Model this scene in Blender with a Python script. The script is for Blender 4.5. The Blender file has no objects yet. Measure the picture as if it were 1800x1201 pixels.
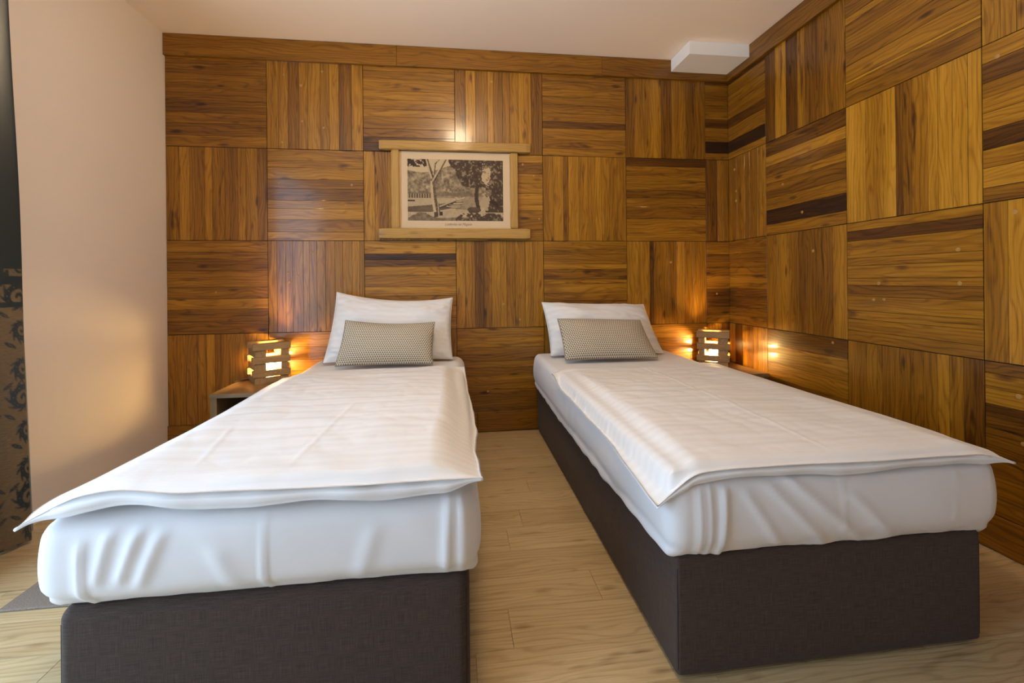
import bpy, math, random
import numpy as np
from mathutils import Vector, Matrix, noise as mnoise

random.seed(7)
RNG = np.random.RandomState(7)
SC = bpy.context.scene
COL = SC.collection

# ------------------------------------------------------------------ camera
cam_data = bpy.data.cameras.new('camera')
cam = bpy.data.objects.new('camera', cam_data)
COL.objects.link(cam)
YAW, ROLL = math.radians(7.10729519), math.radians(-0.54864523)
fwd = Vector((math.sin(YAW), math.cos(YAW), 0.0))
rgt0 = Vector((math.cos(YAW), -math.sin(YAW), 0.0))
up0 = rgt0.cross(fwd)
rgt = rgt0 * math.cos(ROLL) + up0 * math.sin(ROLL)
upv = up0 * math.cos(ROLL) - rgt0 * math.sin(ROLL)
m = Matrix.Identity(4)
for i in range(3):
    m[i][0], m[i][1], m[i][2] = rgt[i], upv[i], -fwd[i]
m.translation = Vector((1.825, -3.12617, 1.0362))
cam.matrix_world = m
cam_data.sensor_width = 36.0
cam_data.lens = 794.43 / 1800 * 36.0
cam_data.shift_x = 0.0
cam_data.shift_y = -(600.5 - 495.08) / 1800
cam_data.clip_start = 0.02
SC.camera = cam

# ------------------------------------------------------------------ view + world + light
SC.view_settings.view_transform = 'Standard'
SC.view_settings.look = 'None'
SC.view_settings.gamma = 1.0
SC.view_settings.use_curve_mapping = False
SC.view_settings.exposure = 0.0

world = bpy.data.worlds.new('sky')
SC.world = world
world.use_nodes = True
wb = world.node_tree.nodes['Background']
wb.inputs[0].default_value = (0.52, 0.74, 1.0, 1)
wb.inputs[1].default_value = 6.2

# the balcony opening in the left wall (outside the frame) lets the sky in
WIN_Y0, WIN_Y1, WIN_Z0, WIN_Z1 = -3.55, -1.30, 0.02, 2.30
portal = bpy.data.lights.new('sky_portal', 'AREA')
portal.shape = 'RECTANGLE'
portal.size, portal.size_y = WIN_Y1 - WIN_Y0, WIN_Z1 - WIN_Z0
portal.cycles.is_portal = True
po = bpy.data.objects.new('sky_portal', portal)
COL.objects.link(po)
po.location = (-0.02, (WIN_Y0 + WIN_Y1) / 2, (WIN_Z0 + WIN_Z1) / 2)
po.rotation_euler = (math.radians(90), 0, math.radians(-90))

CEIL_LAMP = 70.0         # emission of the opal ceiling lamp
BULB = 640.0             # emission of the bedside bulbs
LAMP_COL = (1.0, 0.76, 0.49, 1)
BULB_COL = (1.0, 0.63, 0.21, 1)

# room measures (metres): X right along the back wall, Y towards the back wall, Z up
RX, RY, RZ = 3.84, -4.6, 2.632
S, RH = 0.61, 0.6025
J1, J2, J3 = 1.9213, 1.3188, 0.7163
CORN, BASE = 2.494, 0.1365

# ------------------------------------------------------------------ helpers
def tag(o, label=None, cat=None, group=None, kind=None):
    if label: o['label'] = label
    if cat: o['category'] = cat
    if group: o['group'] = group
    if kind: o['kind'] = kind
    return o

def empty(name, loc=(0, 0, 0), rz=0, parent=None):
    o = bpy.data.objects.new(name, None)
    COL.objects.link(o)
    o.location = loc
    o.rotation_euler = (0, 0, rz)
    o.empty_display_size = 0.05
    if parent is not None: o.parent = parent
    return o

def mesh_obj(name, verts, faces, mat, parent=None, smooth=False, uv=None):
    me = bpy.data.meshes.new(name)
    me.from_pydata([tuple(v) for v in verts], [], [tuple(f) for f in faces])
    me.update()
    if smooth:
        me.polygons.foreach_set('use_smooth', [True] * len(me.polygons))
    if uv is not None:
        lay = me.uv_layers.new(name='UVMap')
        li = np.empty(len(me.loops), dtype=np.int32)
        me.loops.foreach_get('vertex_index', li)
        lay.data.foreach_set('uv', np.asarray(uv, dtype=np.float32)[li].ravel())
    if mat is not None: me.materials.append(mat)
    o = bpy.data.objects.new(name, me)
    COL.objects.link(o)
    if parent is not None: o.parent = parent
    return o

def box_vf(x0, x1, y0, y1, z0, z1):
    v = [(x0, y0, z0), (x1, y0, z0), (x1, y1, z0), (x0, y1, z0), (x0, y0, z1), (x1, y0, z1), (x1, y1, z1), (x0, y1, z1)]
    f = [(0, 3, 2, 1), (4, 5, 6, 7), (0, 1, 5, 4), (1, 2, 6, 5), (2, 3, 7, 6), (3, 0, 4, 7)]
    return v, f

def boxes(name, bl, mat, parent=None):
    V, F = [], []
    for b in bl:
        v, f = box_vf(*b)
        n = len(V)
        V += v
        F += [tuple(i + n for i in q) for q in f]
    return mesh_obj(name, V, F, mat, parent)

def chamfer_box(name, L, W, T, c, mat, parent=None, all_edges=False):
    """Board: local X along the grain, Y across, Z outwards (0..T); front edges chamfered by c."""
    a, b = L / 2, W / 2
    v = [(-a, -b, 0), (a, -b, 0), (a, b, 0), (-a, b, 0),
         (-a, -b, T - c), (a, -b, T - c), (a, b, T - c), (-a, b, T - c),
         (-a + c, -b + c, T), (a - c, -b + c, T), (a - c, b - c, T), (-a + c, b - c, T)]
    f = [(0, 3, 2, 1), (8, 9, 10, 11)]
    for i in range(4):
        j = (i + 1) % 4
        f.append((i, j, 4 + j, 4 + i))
        f.append((4 + i, 4 + j, 8 + j, 8 + i))
    return mesh_obj(name, v, f, mat, parent)

def set_axes(o, x, y, z, loc):
    mm = Matrix.Identity(4)
    for i in range(3):
        mm[i][0], mm[i][1], mm[i][2] = x[i], y[i], z[i]
    mm.translation = Vector(loc)
    o.matrix_local = mm

def round_box(dx, dy, dz, r, n):
    """Dense rounded box centred on the origin as (verts, faces); n = target cell size."""
    pts, faces, idx = [], [], {}
    hx, hy, hz = dx / 2, dy / 2, dz / 2
    def axis(h):
        k = max(2, int(round(2 * (h - r) / n)))
        inner = np.linspace(-(h - r), h - r, k + 1)
        q = 5
        ang = [math.tan(math.radians(45 * i / q)) for i in range(1, q + 1)]
        return [-(h - r) - r * t for t in reversed(ang)] + list(inner) + [(h - r) + r * t for t in ang]
    ax, ay, az = axis(hx), axis(hy), axis(hz)
    def vert(p):
        key = (round(p[0], 6), round(p[1], 6), round(p[2], 6))
        if key not in idx:
            c = Vector((max(-(hx - r), min(hx - r, p[0])), max(-(hy - r), min(hy - r, p[1])), max(-(hz - r), min(hz - r, p[2]))))
            d = Vector(p) - c
            q = c + d.normalized() * r if d.length > 1e-9 else Vector(p)
            idx[key] = len(pts)
            pts.append(q)
        return idx[key]
    def side(A, B, mk, flip):
        for i in range(len(A) - 1):
            for j in range(len(B) - 1):
                q = [vert(mk(A[i], B[j])), vert(mk(A[i + 1], B[j])), vert(mk(A[i + 1], B[j + 1])), vert(mk(A[i], B[j + 1]))]
                faces.append(tuple(reversed(q)) if flip else tuple(q))
    side(ax, ay, lambda a, b: (a, b, hz), False)
    side(ax, ay, lambda a, b: (a, b, -hz), True)
    side(ax, az, lambda a, b: (a, -hy, b), False)
    side(ax, az, lambda a, b: (a, hy, b), True)
    side(ay, az, lambda a, b: (hx, a, b), False)
    side(ay, az, lambda a, b: (-hx, a, b), True)
    return pts, faces

def grid_faces(nu, nv, off=0, flip=False):
    f = []
    for i in range(nu - 1):
        for j in range(nv - 1):
            a = off + i * nv + j
            q = (a, a + nv, a + nv + 1, a + 1)
            f.append(tuple(reversed(q)) if flip else q)
    return f

def tube(path, r, sides=8):
    V, F = [], []
    P = [Vector(p) for p in path]
    for i, p in enumerate(P):
        t = (P[min(i + 1, len(P) - 1)] - P[max(i - 1, 0)]).normalized()
        u = t.cross(Vector((0, 0, 1)))
        if u.length < 1e-4: u = t.cross(Vector((0, 1, 0)))
        u.normalize()
        w = u.cross(t)
        for k in range(sides):
            a = 2 * math.pi * k / sides
            V.append(p + (u * math.cos(a) + w * math.sin(a)) * r)
    for i in range(len(P) - 1):
        for k in range(sides):
            k2 = (k + 1) % sides
            F.append((i * sides + k, i * sides + k2, (i + 1) * sides + k2, (i + 1) * sides + k))
    F.append(tuple(reversed(range(sides))))
    F.append(tuple((len(P) - 1) * sides + k for k in range(sides)))
    return V, F

def lathe(prof, seg=24):
    V, F = [], []
    n = len(prof)
    for k in range(seg):
        a = 2 * math.pi * k / seg
        for r, z in prof:
            V.append((r * math.cos(a), r * math.sin(a), z))
    for k in range(seg):
        k2 = (k + 1) % seg
        for i in range(n - 1):
            F.append((k * n + i, k2 * n + i, k2 * n + i + 1, k * n + i + 1))
    return V, F

def interp(t, pts):
    return float(np.interp(t, [p[0] for p in pts], [p[1] for p in pts]))

def smooth_curve(pts, win):
    g = np.linspace(0, 1, 401)
    v = np.interp(g, [p[0] for p in pts], [p[1] for p in pts])
    k = max(1, int(win * 400))
    if k > 1:
        ker = np.hanning(2 * k + 1); ker /= ker.sum()
        e = np.concatenate([2 * v[0] - v[k:0:-1], v, 2 * v[-1] - v[-2:-k - 2:-1]])
        v = np.convolve(e, ker, 'valid')
    return list(zip(g.tolist(), v.tolist()))

def sm(x):
    x = max(0.0, min(1.0, x))
    return x * x * (3 - 2 * x)

def nz(x, y, z=0.0):
    return mnoise.noise(Vector((x, y, z)))

# ------------------------------------------------------------------ materials
class NT:
    def __init__(self, name):
        self.m = bpy.data.materials.new(name)
        self.m.use_nodes = True
        self.t = self.m.node_tree
        self.b = self.t.nodes['Principled BSDF']
    def n(self, typ, **kw):
        nd = self.t.nodes.new(typ)
        for k, v in kw.items(): setattr(nd, k, v)
        return nd
    def l(self, a, b): self.t.links.new(a, b)
    def val(self, sock, v):
        if hasattr(v, 'is_output'): self.l(v, sock)
        else: sock.default_value = v
    def math(self, op, a, b=0.0, c=None, clamp=False):
        nd = self.n('ShaderNodeMath', operation=op, use_clamp=clamp)
        self.val(nd.inputs[0], a)
        self.val(nd.inputs[1], b)
        if c is not None: self.val(nd.inputs[2], c)
        return nd.outputs[0]
    def vmath(self, op, a, b):
        nd = self.n('ShaderNodeVectorMath', operation=op)
        self.val(nd.inputs[0], a)
        self.val(nd.inputs[1], b)
        return nd.outputs[0]
    def noise(self, vec, scale, detail=3.0, rough=0.55, dist=0.0):
        nd = self.n('ShaderNodeTexNoise')
        self.l(vec, nd.inputs['Vector'])
        nd.inputs['Scale'].default_value = scale
        nd.inputs['Detail'].default_value = detail
        nd.inputs['Roughness'].default_value = rough
        nd.inputs['Distortion'].default_value = dist
        return nd.outputs['Fac']
    def ramp(self, fac, stops):
        nd = self.n('ShaderNodeValToRGB')
        self.l(fac, nd.inputs[0])
        el = nd.color_ramp.elements
        while len(el) < len(stops): el.new(0.5)
        for e, (p, c) in zip(el, stops):
            e.position = p
            e.color = (c[0], c[1], c[2], 1) if not isinstance(c, (int, float)) else (c, c, c, 1)
        return nd.outputs[0]
    def mix(self, fac, a, b, blend='MIX'):
        nd = self.n('ShaderNodeMix', data_type='RGBA', blend_type=blend)
        self.val(nd.inputs[0], fac)
        self.val(nd.inputs[6], a if hasattr(a, 'is_output') else (*a, 1))
        self.val(nd.inputs[7], b if hasattr(b, 'is_output') else (*b, 1))
        return nd.outputs[2]
    def bump(self, h, strength=0.2, dist=0.002):
        nd = self.n('ShaderNodeBump')
        nd.inputs['Strength'].default_value = strength
        nd.inputs['Distance'].default_value = dist
        self.l(h, nd.inputs['Height'])
        self.l(nd.outputs[0], self.b.inputs['Normal'])
    def set(self, **kw):
        for k, v in kw.items():
            self.val(self.b.inputs[k.replace('_', ' ')], v)
        return self.m

def wood(name, stops, rough=0.36, coat=0.38, streak=1.0, fine=1.0, tone_amp=1.0, bump=0.25, knots=True):
    """Timber whose grain follows each object's local X; tone (0..1) is the object colour's red."""
    w = NT(name)
    oi = w.n('ShaderNodeObjectInfo')
    tc = w.n('ShaderNodeTexCoord')
    sep = w.n('ShaderNodeSeparateColor')
    w.l(oi.outputs['Color'], sep.inputs[0])
    tone = sep.outputs[0]
    seed = w.math('MULTIPLY', sep.outputs[1], 57.0)
    off = w.n('ShaderNodeCombineXYZ')
    w.l(seed, off.inputs[0]); w.l(seed, off.inputs[1]); w.l(seed, off.inputs[2])
    base = w.vmath('ADD', tc.outputs['Object'], off.outputs[0])
    st1 = w.vmath('MULTIPLY', base, (1.3, 22.0, 22.0))
    st2 = w.vmath('MULTIPLY', base, (6.0, 260.0, 260.0))
    st3 = w.vmath('MULTIPLY', base, (2.2, 10.0, 10.0))
    g1 = w.noise(st1, 1.0, 4.0, 0.62, 0.5)
    g2 = w.noise(st2, 1.0, 2.0, 0.6)
    g3 = w.noise(st3, 1.0, 2.0, 0.5, 0.3)
    # growth-ring lines, bent by the slow noise
    sx = w.n('ShaderNodeSeparateXYZ')
    w.l(base, sx.inputs[0])
    ph = w.math('ADD', w.math('MULTIPLY', sx.outputs[1], 300.0), w.math('MULTIPLY', g3, 40.0))
    ring = w.math('MULTIPLY_ADD', w.math('SINE', ph), 0.5, 0.5)
    ring = w.math('POWER', ring, 4.0)
    v = w.math('ADD', w.math('MULTIPLY', tone, tone_amp),
               w.math('MULTIPLY', w.math('SUBTRACT', g1, 0.5), 0.46 * streak))
    v = w.math('ADD', v, w.math('MULTIPLY', w.math('SUBTRACT', g2, 0.5), 0.30 * fine))
    v = w.math('SUBTRACT', v, w.math('MULTIPLY', ring, 0.11 * fine))
    if knots:
        # dark mineral streaks, short cracks along the grain and small knots
        k = w.noise(w.vmath('MULTIPLY', base, (2.4, 13.0, 13.0)), 1.0, 3.0, 0.65, 0.6)
        v = w.math('SUBTRACT', v, w.math('MULTIPLY', w.ramp(k, [(0.64, 0.0), (0.77, 1.0)]), 0.34 * streak))
        ck = w.noise(w.vmath('MULTIPLY', base, (3.0, 75.0, 75.0)), 1.0, 2.0, 0.5, 0.2)
        ck = w.math('MULTIPLY', w.ramp(ck, [(0.66, 0.0), (0.73, 1.0)]), w.ramp(g3, [(0.42, 0.0), (0.58, 1.0)]))
        v = w.math('SUBTRACT', v, w.math('MULTIPLY', ck, 0.22 * streak))
        vo = w.n('ShaderNodeTexVoronoi')
        w.l(w.vmath('MULTIPLY', base, (3.6, 11.0, 11.0)), vo.inputs['Vector'])
        vo.inputs['Scale'].default_value = 1.0
        kn = w.ramp(vo.outputs['Distance'], [(0.05, 1.0), (0.16, 0.0)])
        v = w.math('SUBTRACT', v, w.math('MULTIPLY', kn, 0.26 * streak))
    colr = w.ramp(v, stops)
    w.l(colr, w.b.inputs['Base Color'])
    rr = w.math('ADD', w.math('MULTIPLY', g2, 0.16), rough - 0.08)
    w.l(rr, w.b.inputs['Roughness'])
    w.b.inputs['Coat Weight'].default_value = coat
    w.b.inputs['Specular IOR Level'].default_value = 0.32
    w.b.inputs['Coat Roughness'].default_value = 0.12
    if bump:
        w.bump(w.math('ADD', g2, w.math('MULTIPLY', g1, 0.6)), bump, 0.0012)
    return w.m

OAK = [(0.05, (0.018, 0.0055, 0.0010)), (0.28, (0.092, 0.031, 0.0022)), (0.5, (0.243, 0.100, 0.0050)),
       (0.68, (0.40, 0.186, 0.0125)), (0.95, (0.62, 0.335, 0.050))]
M_WALLWOOD = wood('varnished_oak', OAK)
M_CORNICE = wood('cornice_oak', OAK, streak=0.7, knots=False)
M_FRAME = wood('pale_frame_oak', [(0.1, (0.13, 0.060, 0.012)), (0.45, (0.36, 0.20, 0.046)), (0.9, (0.57, 0.36, 0.11))], rough=0.5, coat=0.1, streak=0.7)
M_LAMPWOOD = wood('lamp_oak', [(0.1, (0.13, 0.070, 0.026)), (0.45, (0.30, 0.180, 0.076)), (0.9, (0.48, 0.31, 0.15))], rough=0.6, coat=0.0, streak=0.5)
M_NIGHT = wood('nightstand_oak', [(0.1, (0.085, 0.048, 0.018)), (0.45, (0.20, 0.118, 0.048)), (0.9, (0.33, 0.21, 0.098))], rough=0.45, coat=0.1, streak=0.5, knots=False)
M_FLOOR = wood('oak_laminate', [(0.1, (0.24, 0.155, 0.070)), (0.36, (0.45, 0.325, 0.165)), (0.55, (0.57, 0.435, 0.240)), (0.9, (0.70, 0.56, 0.35))],
               rough=0.36, coat=0.15, streak=0.85, fine=1.15, bump=0.15)

def plain(name, col, rough=0.6, grain=0.0, gscale=60, **kw):
    w = NT(name)
    w.set(Base_Color=(*col, 1), Roughness=rough, **kw)
    if grain:
        tc = w.n('ShaderNodeTexCoord')
        n1 = w.noise(tc.outputs['Object'], gscale, 3.0)
        w.bump(n1, grain, 0.002)
    return w.m

M_PAINT = plain('wall_paint', (0.82, 0.735, 0.67), 0.85, 0.12, 140)
M_CEIL = plain('ceiling_paint', (0.94, 0.81, 0.68), 0.9, 0.05, 120)
M_BOXP = plain('box_paint', (0.80, 0.79, 0.77), 0.9)
M_BACK = plain('dark_backing', (0.02, 0.010, 0.004), 0.9)
M_BLACK = plain('black_plastic', (0.012, 0.011, 0.010), 0.45)
M_LIGHT_DOT = plain('pale_light_dot', (0.55, 0.42, 0.22), 0.35, Metallic=0.6)
M_PLUG = plain('oak_plug', (0.36, 0.19, 0.048), 0.45, 0.1, 300)
M_PAPER = plain('print_paper', (0.60, 0.455, 0.29), 0.8, Specular_IOR_Level=0.15)
M_INK = plain('caption_ink', (0.16, 0.10, 0.055), 0.8)
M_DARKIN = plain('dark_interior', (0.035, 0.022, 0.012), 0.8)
M_SEAM = plain('dark_seam', (0.018, 0.014, 0.012), 0.9)
M_WHITE = plain('white_frame', (0.75, 0.75, 0.73), 0.5)

def emit(name, col, s):
    w = NT(name)
    w.set(Base_Color=(0.8, 0.8, 0.8, 1), Emission_Color=col, Emission_Strength=s)
    return w.m
M_BULB = emit('lit_bulb', BULB_COL, BULB)
M_OPAL = emit('lit_opal_glass', LAMP_COL, CEIL_LAMP)

def fabric_dark():
    w = NT('charcoal_weave')
    tc = w.n('ShaderNodeTexCoord')
    a = w.noise(w.vmath('MULTIPLY', tc.outputs['Object'], (22, 22, 900)), 1.0, 2.0)
    b = w.noise(w.vmath('MULTIPLY', tc.outputs['Object'], (900, 900, 22)), 1.0, 2.0)
    v = w.math('ADD', w.math('MULTIPLY', a, 0.5), w.math('MULTIPLY', b, 0.5))
    w.l(w.ramp(v, [(0.3, (0.028, 0.0185, 0.0145)), (0.7, (0.096, 0.067, 0.054))]), w.b.inputs['Base Color'])
    w.set(Roughness=0.9, Sheen_Weight=0.06, Sheen_Roughness=0.5, Specular_IOR_Level=0.2)
    w.bump(v, 0.4, 0.001)
    return w.m
M_BASE = fabric_dark()

def sheet(name, stripes=False, col=(0.80, 0.79, 0.785)):
    w = NT(name)
    tc = w.n('ShaderNodeTexCoord')
    n1 = w.noise(tc.outputs['Object'], 900, 1.0)
    c0 = tuple(x * 0.968 for x in col)
    if stripes:
        uv = w.n('ShaderNodeSeparateXYZ')
        w.l(tc.outputs['UV'], uv.inputs[0])
        s = w.math('MULTIPLY_ADD', w.math('SINE', w.math('MULTIPLY', uv.outputs[1], 2 * math.pi / 0.042)), 3.0, 0.5, clamp=True)
        w.l(w.mix(s, c0, col), w.b.inputs['Base Color'])
        w.l(w.math('MULTIPLY_ADD', s, -0.12, 0.72), w.b.inputs['Roughness'])
        h = w.math('ADD', w.math('MULTIPLY', n1, 0.15), w.math('MULTIPLY', s, 0.6))
        w.bump(h, 0.25, 0.0012)
    else:
        w.set(Base_Color=(*col, 1), Roughness=0.75)
        w.bump(n1, 0.08, 0.0008)
    w.set(Sheen_Weight=0.08)
    return w.m
M_DUVET = sheet('satin_stripe_cotton', True)
M_SHEET = sheet('white_cotton', False, (0.77, 0.765, 0.775))
M_PILLOW = sheet('pillow_cotton', True, (0.78, 0.765, 0.75))

def scallop():
    w = NT('scale_weave')
    tc = w.n('ShaderNodeTexCoord')
    uv = w.n('ShaderNodeSeparateXYZ')
    w.l(tc.outputs['UV'], uv.inputs[0])
    PX, PY = 0.0125, 0.0115
    yy = w.math('DIVIDE', uv.outputs[1], PY)
    row = w.math('FLOOR', yy)
    fy = w.math('SUBTRACT', w.math('FRACT', yy), 0.5)
    odd = w.math('MULTIPLY', w.math('MODULO', row, 2.0), 0.5)
    fx = w.math('SUBTRACT', w.math('FRACT', w.math('ADD', w.math('DIVIDE', uv.outputs[0], PX), odd)), 0.5)
    ax = w.math('ABSOLUTE', fx)
    # a rounded drop: light scale over a dark V-shaped edge
    d = w.math('ADD', w.math('MULTIPLY', ax, 1.25), w.math('MULTIPLY', fy, -0.55))
    d = w.math('MAXIMUM', d, w.math('MULTIPLY', fy, 0.95))
    d = w.math('MAXIMUM', d, w.math('MULTIPLY', ax, 0.92))
    s = w.ramp(d, [(0.36, (0.64, 0.56, 0.42)), (0.46, (0.125, 0.10, 0.072))])
    w.l(s, w.b.inputs['Base Color'])
    w.set(Roughness=0.85, Sheen_Weight=0.1)
    w.bump(d, 0.3, 0.002)
    return w.m
M_CUSHION = scallop()
M_PIPING = plain('cushion_edge', (0.28, 0.235, 0.17), 0.9, 0.3, 500)

def vcol_mat(name, attr, rough):
    w = NT(name)
    a = w.n('ShaderNodeAttribute', attribute_name=attr)
    w.l(a.outputs['Color'], w.b.inputs['Base Color'])
    w.set(Roughness=rough, Specular_IOR_Level=0.1)
    return w.m
M_PRINT = vcol_mat('sepia_print', 'ink', 0.6)

def curtain_mat():
    w = NT('damask_cloth')
    a = w.n('ShaderNodeAttribute', attribute_name='damask')
    tc = w.n('ShaderNodeTexCoord')
    th = w.noise(w.vmath('MULTIPLY', tc.outputs['Object'], (60, 60, 900)), 1.0, 1.0)
    f = a.outputs['Fac']
    w.l(w.mix(f, w.ramp(th, [(0.3, (0.12, 0.077, 0.035)), (0.7, (0.185, 0.122, 0.060))]), (0.015, 0.022, 0.024)), w.b.inputs['Base Color'])
    w.l(w.math('MULTIPLY_ADD', f, -0.28, 0.62), w.b.inputs['Roughness'])
    w.set(Sheen_Weight=0.5, Sheen_Roughness=0.45, Sheen_Tint=(0.55, 0.75, 0.9, 1))
    return w.m
M_CURTAIN = curtain_mat()

def rug_mat():
    w = NT('taupe_pile')
    tc = w.n('ShaderNodeTexCoord')
    n1 = w.noise(tc.outputs['Object'], 260, 3.0)
    w.l(w.ramp(n1, [(0.3, (0.16, 0.125, 0.095)), (0.7, (0.27, 0.22, 0.175))]), w.b.inputs['Base Color'])
    w.set(Roughness=0.95)
    w.bump(n1, 0.6, 0.003)
    return w.m
M_RUG = rug_mat()

def tint(o, tone, seed=None):
    o.color = (tone, random.random() if seed is None else seed, 0, 1)
    return o

# ------------------------------------------------------------------ room shell
floor = boxes('floor', [(0, RX, RY, 0.0, -0.10, -0.012)], M_BACK)
tag(floor, 'pale oak laminate floor laid in planks across the bedroom', kind='structure')
PW, PL = 0.154, 1.25
joint_at = {0: 1.979, 1: 2.29, 2: 1.56, 3: 2.025, 4: 2.10, 5: 1.30, 6: 2.18}
k0 = -20
for k in range(-19, 12):
    y0, y1 = -1.859 + k * PW, -1.859 + (k + 1) * PW
    y0, y1 = max(y0, RY), min(y1, 0.0)
    if y1 - y0 < 0.01: continue
    j = joint_at.get(k, (0.37 * k * 1.7) % PL)
    x = (j % PL) - PL
    while x < RX:
        a, b = max(x, 0.0), min(x + PL, RX)
        if b - a > 0.02:
            p = chamfer_box('plank', b - a - 0.0008, y1 - y0 - 0.0008, 0.012, 0.0007, M_FLOOR, floor)
            p.location = ((a + b) / 2, (y0 + y1) / 2, -0.012)
            tint(p, random.uniform(0.42, 0.54))
        x += PL

ceiling = boxes('ceiling', [(-0.1, RX + 0.1, RY - 0.1, 0.1, RZ, RZ + 0.1)], M_CEIL)
tag(ceiling, 'plain cream ceiling above the twin bedroom', kind='structure')
wall_left = boxes('wall_left', [(-0.12, 0, WIN_Y1, 0.012, -0.1, RZ), (-0.12, 0, RY, WIN_Y0, -0.1, RZ),
                                (-0.12, 0, WIN_Y0, WIN_Y1, WIN_Z1, RZ), (-0.12, 0, WIN_Y0, WIN_Y1, -0.1, WIN_Z0)], M_PAINT)
tag(wall_left, 'smooth beige painted wall beside the patterned curtain', kind='structure')
wall_rear = boxes('wall_rear', [(-0.12, RX + 0.12, RY - 0.1, RY, -0.1, RZ)], M_PAINT)
tag(wall_rear, 'beige painted wall behind the camera', kind='structure')
wall_back = boxes('wall_back', [(-0.12, RX + 0.013, 0.0125, 0.1, -0.1, RZ)], M_BACK)
tag(wall_back, 'oak parquet clad wall behind the heads of both beds', kind='structure')
wall_right = boxes('wall_right', [(RX + 0.0125, RX + 0.1, RY, 0.0125, -0.1, RZ)], M_BACK)
tag(wall_right, 'oak parquet clad side wall along the second bed', kind='structure')

DEF = {}
def D(s): return [(float(a.split(':')[0]) / 100, float(a.split(':')[1])) for a in s.split()]
BACK = {
 (0, 0): '12:4.4 22:4.6 37:5 50:4.5 63.5:3.9 75:4.7 88:4.2 100:5.4',
 (0, 1): '12:5.8 22:5.3 33:4.8 42:5.8 55:5.7 64.5:5.2 74.5:6 88:4.3 100:6.2',
 (0, 2): '10:5 18.5:5 32:5.4 42:5.3 52.5:4.9 61:5.6 74.5:4.9 84:4.8 90:3.6 100:2.4',
 (0, 3): '12:3.9 23.5:6.3 37:4.9 44:5.9 54:5 62.5:4.8 72:5.5 87:5.9 100:4.5',
 (0, 4): '12:4.6 21.5:4.8 30.5:5.4 40:4.8 50:4.5 60:4.5 67.5:3.2 81:5.4 91.5:4.8 100:5.3',
 (0, 5): '10.5:4 24:5.4 44:5.5 57.5:3.9 74.5:5.6 86:4.3 100:4.7',
 (0, 6): '8.5:2.5 22:4.8 34:4.5 50.5:4.3 61:2.8 78:4.8 92:0.9 100:4.7',
 (1, 0): '13:5 23:6.1 37.5:4.8 45:5.9 57.5:5 70.5:4.5 78.5:5.4 90:5.3 100:5',
 (1, 1): '12.5:5.3 20:5.8 33:5.4 43:4.9 56:4.5 65:6 77:6.1 90.5:5.2 100:6.6',
 (1, 2): '12:6.2 26:5 38:5.4 50:5.8 62:5 74:5.9 87:5.4 100:5',
 (1, 3): '9:5.8 22:4.6 33:5.6 45:5.4 58:6.1 64:6.6 75:4.9 87:5 100:5.2',
 (1, 4): '12:5.5 24:5.8 30:4 42.5:6.2 53.5:5.8 62:5.4 70:6.2 79.5:5.4 89:5.3 100:5.3',
 (1, 5): '10:2.6 28:4.8 38:4.9 47.5:3.9 59:4.5 73:4.3 90.5:5.2 100:6',
 (1, 6): '15.8:3.6 23:5.9 31:4.8 47:4.5 63:5 72:4.3 86.5:4.8 100:5.2',
 (2, 0): '12.5:5.5 19.5:5 32.5:4.4 50:5 62.5:4.5 73.5:6.2 87:4.5 100:4.4',
 (2, 1): '9:5.4 18:4.9 25:5.4 36:4.9 42:5.8 50:5 59:5.4 69:4.8 77:5.8 87:5.8 95:5.8 100:5.9',
 (2, 2): '14.5:6.2 21:1.9 29:3.9 38.5:5.7 51.5:5.7 62:6.3 74:5.4 87:5.8 100:5.8',
 (2, 3): '10:5.9 21:5.3 31:3.6 40:5 50:5.8 57:6.2 67:5.4 78.5:5.3 87.5:5.8 100:5.4',
 (2, 4): '10:5.4 15.5:4.4 27:5.3 33:6.1 45:4 50:5.8 61:5.8 70:4.9 80:4.4 90:5 100:5',
 (2, 5): '17:5.9 28:5.9 33.5:3 51.5:5 62:4.5 72:6.2 82.5:5.3 100:5.4',
 (2, 6): '16:4.9 33:4 42:4.9 58:5.4 67:3 80:3.5 90:4.4 100:5',
 (3, 0): '18:5.2 29:5.3 38:4.9 46.5:6.1 52:4.9 75:5.3 88:5.2 100:5.8',
 (3, 1): '16:5.8 30:4.9 42:5.4 55:5 68:5 80:5 90:5 100:5',
 (3, 2): '12:5 25:5.4 40:5 52:5.6 65:5 78:5.3 90:5 100:5.2',
 (3, 3): '11:5.3 22.5:5.8 38.5:4.9 46:5.3 55:5 71:5.2 83:4.3 91:4.8 100:4.6',
 (3, 4): '12:5 25:5.4 40:5 52:5.6 65:5 78:5.3 90:5 100:5.2',
 (3, 5): '17:5.8 35:4.2 50:4.6 65:5 80:4.9 100:4.9',
 (3, 6): '11:4 20:5.3 31:3.6 42:5.9 56:3.5 64:6.1 76:3.5 84:5 100:6',
}
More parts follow.
